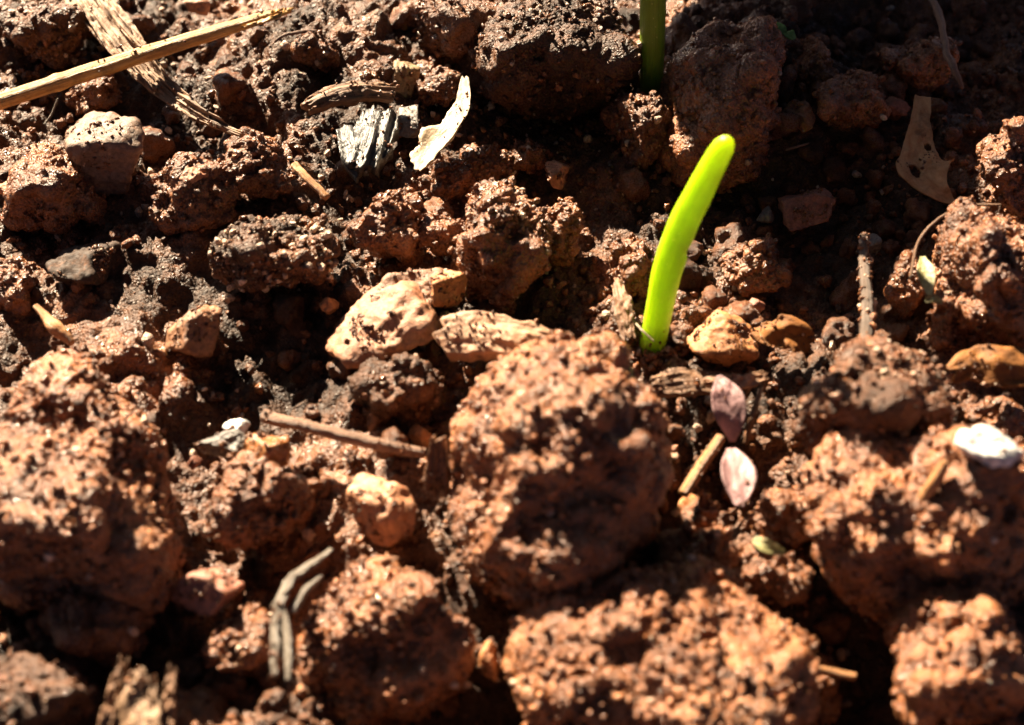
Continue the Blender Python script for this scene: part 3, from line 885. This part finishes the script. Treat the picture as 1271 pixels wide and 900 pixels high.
F_PALELEAF = fibre_material('pale_leaf', (0.30, 0.29, 0.11), (0.42, 0.38, 0.19), (0.48, 0.42, 0.27), 0.45, 0.3, 9, 1.0)
F_GREEN = fibre_material('seedling_green', (0.10, 0.22, 0.05), (0.15, 0.32, 0.08), (0.2, 0.38, 0.1), 0.4, 0.4, 6, 1.0)
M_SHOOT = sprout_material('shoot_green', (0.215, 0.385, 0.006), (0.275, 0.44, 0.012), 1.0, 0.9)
M_SHOOT_SHADED = sprout_material('shoot_green_shaded', (0.12, 0.20, 0.015), (0.17, 0.26, 0.025), 0.7, 0.25)  # darker copy of the shoot green, with the rear shoot's shade in the colour

def on_y(px, py, y):
    d = ray(px, py)
    return CAM + d * ((y - CAM[1]) / d[1])

# the bright shoot and the shaded one
b0 = at(806, 446, -0.15)
y0 = b0[1]
pts = [b0, on_y(812, 415, y0 + .02), on_y(822, 365, y0 + .10), on_y(836, 312, y0 + .16), on_y(856, 262, y0 + .18), on_y(879, 216, y0 + .16), on_y(905, 170, y0 + .08)]
tube('green_shoot', 'bright yellow-green shoot rising from the soil and leaning right', 'shoot', M_SHOOT, pts, [15.5, 16.5, 17.8, 19.2, 18.6, 16.6, 13],
     world=True, n=110, seg=28, ell=0.85, wob=0.035, seed=4, ends=('flat', 'round'))
shoot = bpy.data.objects['green_shoot']
nk = on_y(856, 309, y0 + .16) - np.asarray(shoot.location)
_v = np.array([tuple(q.co) for q in shoot.data.vertices])
_ax = on_y(838, 306, y0 + .16) - np.asarray(shoot.location)
_w = np.exp(-(((_v - nk) * np.array([1, .5, 1])) ** 2).sum(1) / (2 * .055 ** 2))
_v = _v + (_ax - nk) * (.45 * _w)[:, None]
shoot.data.vertices.foreach_set('co', _v.astype(np.float32).ravel())
_rng = np.random.default_rng(71)
_h = _v[:, 2] - _v[:, 2].min()
_ok = np.nonzero(_h < .75)[0]
_pk = _rng.choice(_ok, 40)
granules('clinging_crumbs', _v[_pk], 0.012 + 0.03 * _rng.random(40) ** 2, grain_earth(40, _rng, .3, .1, .6), _rng, shoot)
for _k in range(1):
    _n = 170
    _a = _rng.uniform(0, 6.28, _n); _d = .2 + .28 * _rng.random(_n)
    _x, _y = b0[0] + _d * np.cos(_a), b0[1] + .1 + _d * np.sin(_a)
    _z = np.maximum(ground_z(_x, _y), b0[2] + .05 - .25 * (_d - .2)) + .02
    granules('soil_collar', np.stack([_x, _y, _z], 1) - np.asarray(shoot.location), .03 + .075 * _rng.random(_n) ** 2, grain_earth(_n, _rng, .2, .06, .62), _rng, shoot)
b1 = at(810, 128, -0.1)
y1 = b1[1]
pts = [b1, on_y(809, 100, y1), on_y(810, 40, y1 + .05), on_y(812, -60, y1 + .15), on_y(822, -170, y1 + .3), on_y(842, -290, y1 + .4), on_y(858, -330, y1 + .4)]
tube('green_shoot', 'darker green shoot in shade cut off by the top edge', 'shoot', M_SHOOT_SHADED, pts, [15, 15.5, 16.5, 17, 16, 13, 10],
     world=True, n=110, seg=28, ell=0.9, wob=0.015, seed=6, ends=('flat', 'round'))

# dry stalks and roots
tube('straw', 'long tan straw lying across the top left corner', 'straw', F_STRAW, [(-70, 152, .75), (0, 126, .85), (150, 77, .95), (270, 39, .9), (330, 21, .85), (360, 13, .8)],
     [11, 11, 11, 9.5, 7, 3.5], n=120, seg=20, ell=.9, wob=.035, seed=11, nodes=(.33,))
tube('twig', 'thin pale brown twig lying left of the central clod', 'twig', F_TWIG, [(328, 517, .36), (380, 529, .45), (450, 547, .42), (528, 563, .36)],
     [9, 7.5, 8, 6.5], n=80, seg=16, wob=.09, seed=12, nodes=(.3, .72))
tube('twig', 'short orange twig bit above the lower left clod', 'twig', F_RUST, [(45, 381, .5), (58, 395, .5), (70, 408, .5), (90, 426, .45)],
     [4, 6, 9.5, 5], n=50, seg=14, wob=.1, seed=13)
rl = tube('rootlet', 'upright rootlet crusted with soil above the greyish right clod', 'root', F_CRUST, [(1071, 455, .85), (1075, 420, .9), (1077, 375, .95), (1074, 335, .95), (1072, 292, .9)],
     [9, 9, 8, 7, 5], n=70, seg=14, wob=.12, seed=14)
rt = tube('root', 'grey curved root forking down beside the rough bottom clod', 'root', F_ROOT, [(341, 838, 1.0), (340, 800, 1.05), (346, 755, 1.1), (360, 722, 1.05), (385, 702, .95), (410, 682, .8)],
     [4, 5.5, 6, 6, 5, 3], n=80, seg=14, ell=.6, wob=.3, seed=15)
tube('fork', None, None, F_ROOT, [(357, 845, .95), (358, 812, 1.0), (356, 780, 1.05), (350, 750, 1.08)], [3, 5.5, 5, 3], parent=rt, n=50, seg=12, wob=.1, seed=16)
tube('fork', None, None, F_ROOT, [(362, 760, .98), (376, 738, .95), (398, 715, .85)], [4, 6, 4], parent=rt, n=40, seg=12, wob=.1, seed=17)
tube('root', 'thin brown root hanging in the shade at top right', 'root', F_TWIG, [(1150, -10, .7), (1163, 12, .75), (1171, 40, .8), (1174, 62, .8), (1184, 85, .75), (1194, 110, .6)],
     [3, 5, 4, 4.5, 4.5, 2], n=60, seg=10, wob=.12, seed=18)
tube('stalk', 'orange-brown stalk slanting up towards the pink petals', 'stalk', F_RUST, [(848, 614, .6), (868, 582, .75), (895, 543, .8)], [7, 7.5, 6.5], n=50, seg=14, wob=.05, seed=19)
tube('stalk', 'thin dark stem standing right of the upper pink petal', 'stalk', F_DARKBARK, [(926, 550, .5), (935, 515, .8), (949, 468, .8)], [3.5, 4, 3], n=40, seg=10, wob=.1, seed=20)
tube('straw', 'short straw bit sticking out over the bottom right pit', 'straw', F_RUST, [(990, 822, 1.5), (1020, 832, 1.5), (1062, 840, 1.5)], [5, 5, 5], n=40, seg=12, wob=.06, seed=21)
tube('twig', 'blurred orange twig end standing on the right hand clod', 'twig', F_RUST, [(1145, 622, 1.9), (1160, 598, 2.1), (1174, 572, 2.2)], [9, 9, 6], n=40, seg=14, wob=.08, seed=22)
tube('twig', 'small orange twig poking from the rubble below the bark strip tip', 'twig', F_RUST, [(366, 205, .5), (384, 224, .5), (406, 245, .45)], [6, 5, 5], n=40, seg=12, wob=.12, seed=23)
tube('root_hair', 'fine dark root fibre looping left of the sunlit right clod', 'root', F_DARKBARK, [(1130, 345, .8), (1140, 300, .9), (1165, 272, .95), (1200, 256, 1.0), (1242, 254, 1.0)], [2, 2, 2, 2, 1.5], n=60, seg=8, wob=.1, seed=24)
tube('root_hair', 'pale fibre across the foot of the bright shoot', 'root', F_FLAKE, [(786, 398, .45), (797, 410, .5), (812, 424, .45)], [1.2, 1.5, 1], n=30, seg=8, wob=.1, seed=25)
tube('root_hair', 'fine crusted root fibre on the face of the right clod', 'root', F_TWIG, [(1240, 290, 1.3), (1243, 318, 1.3), (1252, 340, 1.3), (1262, 338, 1.3)], [2, 2, 2, 1.5], n=40, seg=8, wob=.1, seed=26)
tube('root_hair', 'fine pale fibre in the shade left of the brick fragment', 'root', F_TWIG, [(975, 186, .3), (990, 182, .35), (1004, 178, .3)], [1.5, 1.6, 1], n=30, seg=8, wob=.1, seed=27)
tube('root_hair', 'thin dark fibre below the end of the straw', 'root', F_TWIG, [(340, 52, .5), (352, 44, .55), (372, 40, .5), (392, 38, .4)], [2.5, 2, 2.5, 2], n=40, seg=8, wob=.15, seed=28)
tube('root_hair', 'thin grey fibre hanging under the straw at left', 'root', F_ROOT, [(55, 155, .3), (64, 142, .4), (72, 122, .6)], [1.3, 1.6, 1.3], n=30, seg=8, wob=.15, seed=29)

# strips, chips and leaves
bs_ = ribbon('bark_strip', 'fibrous pale bark strip running under the straw at upper left', 'bark', F_BARK,
       [(85, -30, .55), (110, 6, .6), (160, 66, .62), (205, 112, .6), (250, 143, .5), (302, 168, .35)],
       [18, 20, 21, 16, 9, 3], [20, 20, 18, 12, 7, 2], thick=.07, curl=.25, ridge=.07, seed=31, rag=.1, nx=26, ny=90, roll=-.2)
ribbon('fibre', None, None, F_BARK, [(128, -10, .68), (160, 36, .72), (186, 66, .7)], [6, 9, 3], [6, 8, 3], thick=.05, ridge=.04, seed=32, parent=bs_)
ribbon('fibre', None, None, F_BARK, [(100, 2, .72), (140, 62, .74), (190, 112, .68)], [3, 5, 2], [3, 5, 2], thick=.04, ridge=.03, seed=33, parent=bs_)
ribbon('dry_flake', 'bright pale curled flake standing left of the dark block', 'dry leaf', F_FLAKE,
       [(578, 96, .85), (574, 130, .8), (560, 162, .65), (542, 186, .5), (520, 208, .4)], [4, 11, 21, 22, 16], [4, 11, 21, 22, 14],
       thick=.03, curl=.35, rag=.2, seed=34, endrag=.12, up=(-.5, .1, 1))
ribbon('dry_leaf', 'tan triangular dry leaf with dark holes in the shade at right', 'dry leaf', F_DRYLEAF,
       [(1145, 118, .75), (1141, 150, .65), (1139, 182, .55), (1141, 212, .5), (1162, 235, .45), (1186, 252, .3)],
       [11, 14, 22, 40, 18, 2], [9, 11, 17, 27, 14, 2], thick=.025, curl=.12, rag=.08, seed=35, nx=30, ny=70,
       holes=((.66, .22, .05, .26), (.43, -.6, .035, .22)))
ribbon('dry_leaf', 'amber dry leaf in half shade behind the orange pebble', 'dry leaf', F_AMBER, [(938, 405, .45), (958, 412, .55), (990, 418, .5), (1010, 436, .35)],
       [14, 22, 24, 8], [14, 20, 22, 8], thick=.03, curl=.03, rag=.16, wave=.1, seed=36, endrag=.15)
ribbon('dry_leaf', 'amber curled leaf at the right edge above the white pebble', 'dry leaf', F_AMBER, [(1185, 462, .9), (1205, 452, .95), (1245, 450, .9), (1300, 455, .8)],
       [14, 22, 24, 20], [14, 22, 26, 22], thick=.05, curl=-.1, rag=.14, wave=.12, seed=37, endrag=.15)
ribbon('wood_chip', 'pale flat wood chip lying on the back of the central clod', 'wood chip', F_CHIP, [(546, 415, .9), (580, 412, .95), (630, 416, .95), (685, 428, .8)],
       [25, 27, 26, 20], [25, 27, 24, 18], thick=.28, curl=-.08, rag=.14, wave=.07, seed=38, nx=26, ny=80, endrag=.16, ridge=.012)
ribbon('charred_chip', 'shiny grey charred wood chip with lengthwise grain', 'wood chip', F_CHAR, [(470, 136, .65), (460, 168, .65), (448, 205, .5)],
       [24, 30, 22], [22, 26, 22], thick=.18, curl=-.2, rag=.12, wave=.06, ridge=.08, seed=39, endrag=.12, nx=24)
ribbon('charred_chip', 'smaller grey charred chip leaning left of the shiny one', 'wood chip', F_CHAR, [(430, 158, .5), (436, 188, .5), (450, 214, .4)],
       [12, 15, 8], [12, 14, 10], thick=.14, rag=.12, wave=.06, ridge=.06, seed=40, endrag=.1)
ribbon('bark_piece', 'brown curved bark piece above the charred chip', 'bark', F_DARKBARK, [(380, 132, .5), (410, 116, .6), (445, 108, .65), (490, 112, .55)],
       [9, 14, 15, 11], [7, 11, 13, 9], thick=.12, curl=-.3, rag=.12, ridge=.05, seed=41, endrag=.1)
ribbon('bark_shard', 'dark bark shard standing against the left side of the central clod', 'bark', F_SHARD, [(540, 612, .35), (541, 585, .6), (543, 548, .95)],
       [13, 14, 9], [13, 14, 8], thick=.12, up=(-.3, -1, .3), rag=.1, ridge=.05, seed=42, endrag=.1)
for i, (lab, p_, hwid, sd_) in enumerate((('upright pale bark chip at the bottom edge, widest of three', [(172, 935, .6), (173, 880, .9), (178, 832, 1.1)], 27, 43),
                              ('narrow bark chip at the bottom edge, leftmost of three', [(125, 930, .6), (135, 880, .9), (152, 822, 1.1)], 9, 44),
                              ('narrow bark chip at the bottom edge, rightmost of three', [(208, 925, .5), (208, 880, .8), (212, 835, 1.0)], 9, 45))):
    ribbon('bark_chip', lab, 'bark', F_BARK if i == 0 else F_DARKBARK, p_, [hwid, hwid, hwid * .6], [hwid, hwid * .9, hwid * .6], thick=.14, up=(0, -.4, 1), rag=.12, ridge=.06, wave=.1, seed=sd_, endrag=.2)
ribbon('petal', 'pale pink oval petal, upper of two beside the orange stalk', 'petal', F_PETAL, [(892, 466, 1.0), (900, 490, 1.0), (908, 515, .95), (910, 548, .75)],
       [3, 19, 18, 3], [3, 18, 21, 4], thick=.03, curl=.25, rag=.03, seed=46, wave=.03, up=(-.1, -.5, 1))
ribbon('petal', 'pale pink oval petal, lower of two beside the orange stalk', 'petal', F_PETAL, [(907, 556, .95), (912, 575, 1.0), (917, 600, 1.0), (918, 628, .95)],
       [6, 19, 21, 5], [5, 17, 20, 5], thick=.03, curl=.2, rag=.03, seed=47, wave=.03, up=(.1, -.5, 1))
ribbon('pale_leaf', 'pale pointed leaf tucked into the sunlit right clod', 'leaf', F_PALELEAF, [(1145, 318, 1.0), (1149, 340, 1.0), (1154, 366, .95)], [3, 12, 3], [3, 11, 3], thick=.025, curl=.25, rag=.03, seed=48, wave=.02, up=(-.2, -.6, 1))
ribbon('pale_leaf', 'tiny pale yellow leaf bit under the pale pointed leaf', 'leaf', F_PALELEAF, [(1148, 374, .95), (1158, 370, 1.0), (1170, 375, .95)], [2, 5, 2], [2, 6, 2], thick=.03, curl=.2, rag=.03, seed=49, wave=.02)
ribbon('pale_leaf', 'small yellow-green leaf bit on the crumb heap below the petals', 'leaf', F_PALELEAF, [(936, 668, 1.2), (950, 678, 1.3), (974, 686, 1.25)], [4, 9, 4], [4, 8, 4], thick=.04, curl=.25, rag=.04, seed=50, wave=.02)
ribbon('wood_splint', 'dark flat wood splint lying behind the upper pink petal', 'wood chip', F_DARKBARK, [(812, 478, .55), (850, 472, .6), (895, 474, .65), (930, 486, .6)], [12, 16, 14, 10], [12, 16, 14, 8], thick=.1, rag=.15, ridge=.04, seed=51, endrag=.1)
ribbon('wood_splint', 'pale splinter with knob end beside the upper pink petal', 'wood chip', F_CHIP, [(878, 472, .8), (915, 474, .85), (950, 466, .85)], [5, 9, 6], [5, 9, 5], thick=.08, rag=.2, ridge=.03, seed=52, endrag=.1)
ribbon('crusted_flake', 'thin crusted bark flake left of the foot of the bright shoot', 'bark', F_DARKBARK, [(764, 348, .5), (770, 375, .55), (781, 420, .4)], [7, 12, 9], [7, 10, 9], thick=.06, up=(-.3, -.6, 1), rag=.2, ridge=.04, seed=53, endrag=.1)

def seedling(label, spots, foot, seed):
    f0 = at(*foot)
    e = bpy.data.objects.new('seedling', None)
    e.location = f0
    COL.objects.link(e)
    tag(e, label, 'seedling', 'tiny seedlings in the shade')
    tips = [at(*s_[:3]) for s_ in spots]
    mid = (tips[0] + tips[1]) / 2
    tube('stem', None, None, F_GREEN, [f0 - [0, 0, .1], (f0 + mid) / 2 + [.03, 0, .03], mid], [1.6, 1.4, 1.4], parent=e, world=True, n=24, seg=8, wob=.05, seed=seed)
    for (px, py, dz, ang, ln, wd) in spots:
        dx, dy = math.cos(ang) * ln, math.sin(ang) * ln
        ribbon('cotyledon', None, None, F_GREEN, [(px - dx, py - dy, dz), (px - dx * .3, py - dy * .3, dz + .04), (px + dx * .4, py + dy * .4, dz + .03), (px + dx, py + dy, dz)],
               [1, wd, wd, 1], [1, wd, wd, 1], thick=.02, curl=.15, rag=.02, wave=.01, seed=seed, nx=10, ny=22, parent=e)
seedling('tiny green seedling with two round leaves in the shade at top', [(970, 35, .65, 1.0, 9, 5), (981, 43, .65, .5, 8, 6.5)], (976, 50, .1), 61)
seedling('smallest green seedling just below the other tiny seedling', [(957, 69, .5, .6, 4.5, 3), (964, 67, .52, -.2, 4.5, 3.5)], (961, 75, .1), 62)

stw = next(o for o in scene.objects if o.get('label', '').startswith('long tan straw'))
ribbon('splinter', None, None, F_STRAW, [(300, 33, .93), (335, 23, .92), (364, 10, .88)], [1.5, 3, .8], [1.5, 3, .8], thick=.03, seed=91, parent=stw, nx=6, ny=20)
ribbon('splinter', None, None, F_STRAW, [(318, 24, .9), (340, 15, .92), (352, 10, .93)], [1, 1.8, .5], [1, 1.8, .5], thick=.03, seed=92, parent=stw, nx=6, ny=20)
# dirt on the plant remains
def dust(start, n, seed, lo=.01, hi=.04):
    o = next(q for q in scene.objects if q.get('label', '').startswith(start))
    rng = np.random.default_rng(seed)
    v = np.array([tuple(q.co) for q in o.data.vertices]); nn = np.array([tuple(q.normal) for q in o.data.vertices])
    ok = np.nonzero((nn[:, 2] > .2) & (fbm(v * 2.2, seed, 2) > .0))[0]
    if len(ok) < 5: return
    pk = rng.choice(ok, min(n, len(ok)), replace=False)
    sz = lo + (hi - lo) * rng.random(len(pk)) ** 2.5
    granules('clinging_crumbs', v[pk] + nn[pk] * (sz * .4)[:, None], sz, grain_earth(len(pk), rng, .3, .08, .6), rng, o)
for st_, n_, sd_ in (('long tan straw', 45, 1), ('thin pale brown twig', 40, 2), ('pale flat wood chip', 120, 3), ('fibrous pale bark', 140, 4), ('shiny grey charred', 50, 5),
                     ('bright pale curled', 25, 6), ('pale pink oval petal, upper', 14, 7), ('pale pink oval petal, lower', 14, 8), ('tan triangular', 30, 9), ('amber dry', 40, 10), ('amber curled', 60, 11),
                     ('grey curved root', 50, 12), ('orange-brown stalk', 20, 13), ('dark bark shard', 40, 14), ('brown curved bark', 60, 15), ('upright pale bark', 60, 16), ('bright white pebble', 14, 17),
                     ('dark flat wood', 50, 18)):
    dust(st_, n_, 900 + sd_)

# crumbs stuck to the rootlet
_rng = np.random.default_rng(77)
_v = np.array([tuple(q.co) for q in rl.data.vertices])
_pk = _rng.choice(len(_v), 150)
granules('clinging_crumbs', _v[_pk], 0.025 + 0.045 * _rng.random(150) ** 2, grain_earth(150, _rng, .2, .25, .68), _rng, rl)

# ------------------------------------------------------------------ loose crumbs
def inside(p, grow=0.8):
    for c, r_ in BODIES:
        if (((p - c) / (r_ * grow)) ** 2).sum() < 1:
            return True
    return False

REFS = [(60, 110, "the straw's left part"), (180, 68, 'the straw and bark crossing'), (330, 22, "the straw's right end"), (290, 165, "the bark strip's tip"), (133, 190, 'the rounded grey stone'),
        (58, 245, 'the knobbly left clod'), (110, 322, 'the dark triangular stone'), (68, 404, 'the short orange twig bit'), (238, 242, 'the low crumbly clod'), (322, 218, 'the clod by the bark tip'),
        (350, 315, 'the speckled humus clod'), (242, 412, 'the angular brown pebble'), (408, 378, 'the round orange pebble'), (435, 118, 'the curved bark piece'), (455, 175, 'the charred chip'),
        (545, 160, 'the pale flake'), (487, 282, 'the small jagged clod'), (640, 285, 'the upright jagged clod'), (470, 400, 'the cream slab'), (494, 485, 'the dark humus clod'),
        (293, 530, 'the tiny white pebble'), (430, 541, 'the thin twig'), (540, 575, 'the upright bark shard'), (474, 628, 'the cream and orange pebble'), (318, 632, 'the sunlit crumb lump'),
        (257, 728, 'the reddish pebble'), (345, 770, 'the grey forked root'), (173, 870, 'the widest bark chip'), (482, 800, 'the rough bottom clod'), (606, 818, 'the slim reddish grain'),
        (688, 75, 'the dark top block'), (795, 165, 'the clod at the shaded shoot'), (898, 125, 'the tall shaded clod'), (972, 50, 'the tiny seedlings'), (1060, 130, 'the dim clod by the dry leaf'),
        (1172, 50, 'the thin hanging root'), (1143, 190, 'the triangular dry leaf'), (1004, 258, 'the brick fragment'), (930, 330, 'the lump behind the orange pebble'), (893, 424, 'the angular orange pebble'),
        (810, 400, "the bright shoot's foot"), (975, 415, 'the smaller amber leaf'), (1074, 370, 'the crusted rootlet'), (1152, 343, 'the pale pointed leaf'), (1235, 452, "the right edge's amber leaf"),
        (905, 505, 'the upper pink petal'), (916, 595, 'the lower pink petal'), (975, 640, 'the crumb heap by the petals'), (686, 580, 'the central clod'), (825, 800, 'the wide bottom clod'),
        (1055, 800, 'the bottom right pit'), (1190, 825, 'the corner clod'), (1120, 620, 'the white pebble clod'), (100, 600, 'the big left clod'), (1225, 350, 'the lumpy right clod')]
SECTORS = ['right of', 'below right of', 'below', 'below left of', 'left of', 'above left of', 'above', 'above right of']

def label_crumbs(items):
    """items: (object, px, py, tone, radius); every crumb gets a label of its own"""
    cells = {}
    for it in items:
        o, u, v, tone, r_ = it
        rf = min(REFS, key=lambda m: math.hypot(m[0] - u, m[1] - v))
        k = int(round(math.atan2(v - rf[1], u - rf[0]) / (PI / 4))) % 8
        cells.setdefault((rf[2], k), []).append((math.hypot(rf[0] - u, rf[1] - v), it))
    words = ['nearest', 'second nearest', 'third nearest', 'fourth nearest', 'fifth nearest', 'sixth nearest', 'seventh nearest', 'eighth nearest']
    for (ref, k), L in cells.items():
        L.sort(key=lambda q: q[0])
        for i, (_, (o, u, v, tone, r_)) in enumerate(L):
            tail = '' if len(L) == 1 else ', ' + (('nearer of two', 'farther of two')[i] if len(L) == 2 else words[min(i, 7)])
            o['label'] = '%s %s soil crumb %s %s%s' % ('small' if r_ < .16 else 'sizeable', tone, SECTORS[k], ref, tail)
            o['category'] = 'soil crumb'
            o['group'] = 'loose soil crumbs between the clods'

def crumb_meshes():
    out = []
    rng = np.random.default_rng(300)
    d, f = ico(4)
    for k in range(16):
        v = d * facet_radius(d, rng, 12, 7, .4)[:, None] * np.array([1, rng.uniform(.7, 1), rng.uniform(.6, .95)])
        n = normals_of(v, f)
        q = v + rng.uniform(0, 50, 3)
        v = v + n * (0.28 * fbm(q * 1.6, 310 + k, 3) + 0.22 * (lump(q / .55, 320 + k) - .4) + .09 * (lump(q / .25, 340 + k) - .4))[:, None]
        e = np.zeros((len(v), 3))
        hum = (0, 0, .1, .75, 0, .3, 0, .1)[k % 8]
        e[:, 0] = np.clip(hum + .4 * fbm(q, 360 + k, 3), 0, 1)
        e[:, 1] = .5 + .03 * (k % 9)
        o = link_mesh('soil_crumb', v, f, SOIL, attrs={'earth': ('FLOAT_COLOR', e)})
        me = o.data
        bpy.data.objects.remove(o)
        out.append((me, hum))
    return out

def scatter_loose():
    rng = np.random.default_rng(404)
    cms = crumb_meshes()
    made, tries = 0, 0
    placed, items = [], []
    while made < 290 and tries < 20000:
        tries += 1
        px, py = rng.uniform(-20, 1290), rng.uniform(-10, 910)
        r_ = 0.085 + 0.27 * rng.random() ** 2.6
        if rng.random() < .3:
            px, py = rng.uniform(840, 1240), rng.uniform(0, 440)
            r_ = 0.12 + 0.27 * rng.random() ** 1.7
        q = ground_at(px, py)
        z = float(ground_z(q[0], q[1]))
        p = np.array([q[0], q[1], z + r_ * 0.35])
        if inside(p, 0.9) or any(np.hypot(p[0] - a[0], p[1] - a[1]) < (r_ + a[2]) * .75 for a in placed):
            continue
        u, v_, _ = project(p)
        if not (0 < u < W and 0 < v_ < H):
            continue
        placed.append((p[0], p[1], r_))
        me, hum = cms[rng.integers(len(cms))]
        o = bpy.data.objects.new('soil_crumb', me)
        COL.objects.link(o)
        o.location = p
        o.rotation_euler = rng.uniform(0, 6.28, 3)
        o.scale = (r_,) * 3
        items.append((o, u, v_, 'dark' if hum > .5 else 'red-brown', r_))
        made += 1
    label_crumbs(items)
    # the finer crumbs nobody could count
    n = 26500
    x = np.clip(rng.normal(0, 6.2, n), -16, 16); y = np.clip(rng.normal(1.5, 6.0, n), -12, 18)
    q_ = n * 7 // 10
    x[:q_] = rng.uniform(-9, 9, q_); y[:q_] = rng.uniform(-7.2, 10.2, q_)
    dens = np.clip(.5 + 1.6 * fbm(np.stack([x, y, 0 * x], 1) * .7, 55, 3), .12, 1)
    k = rng.random(n) < dens
    x, y = x[k], y[k]
    sz = 0.014 + 0.10 * rng.random(len(x)) ** 3.2
    z = ground_z(x, y) + sz * .35
    e = grain_earth(len(x), rng, .3, .06, .62)
    hz = humus_at(x, y)
    e[:, 0] = np.clip(e[:, 0] * .8 + hz * .8 * rng.random(len(x)), 0, 1)
    pale = rng.random(len(x)) < .12 * hz
    e[pale, 2] = .8
    o = granules('fine_soil_crumbs', np.stack([x, y, z], 1), sz, e, rng)
    tag(o, 'fine loose soil crumbs and grains strewn over the bed', 'soil crumbs')
scatter_loose()

# ------------------------------------------------------------------ unseen clods added beyond the top edge, shaped to shade the upper right
clod('added unseen heap of soil beyond the top edge, right of the shaded shoot', 0, 0, 0, 0, 501, place=(np.array([4.1, 12.0, 2.0]), np.array([3.9, 1.7, 4.3])), crumbs=.2)
clod('long unseen clod added on the heap beyond the top edge to shade upper right', 0, 0, 0, 0, 502, place=(np.array([1.3, 12.0, 5.6]), np.array([2.4, 1.3, 4.8])), crumbs=.2, turn_y=R(-44))
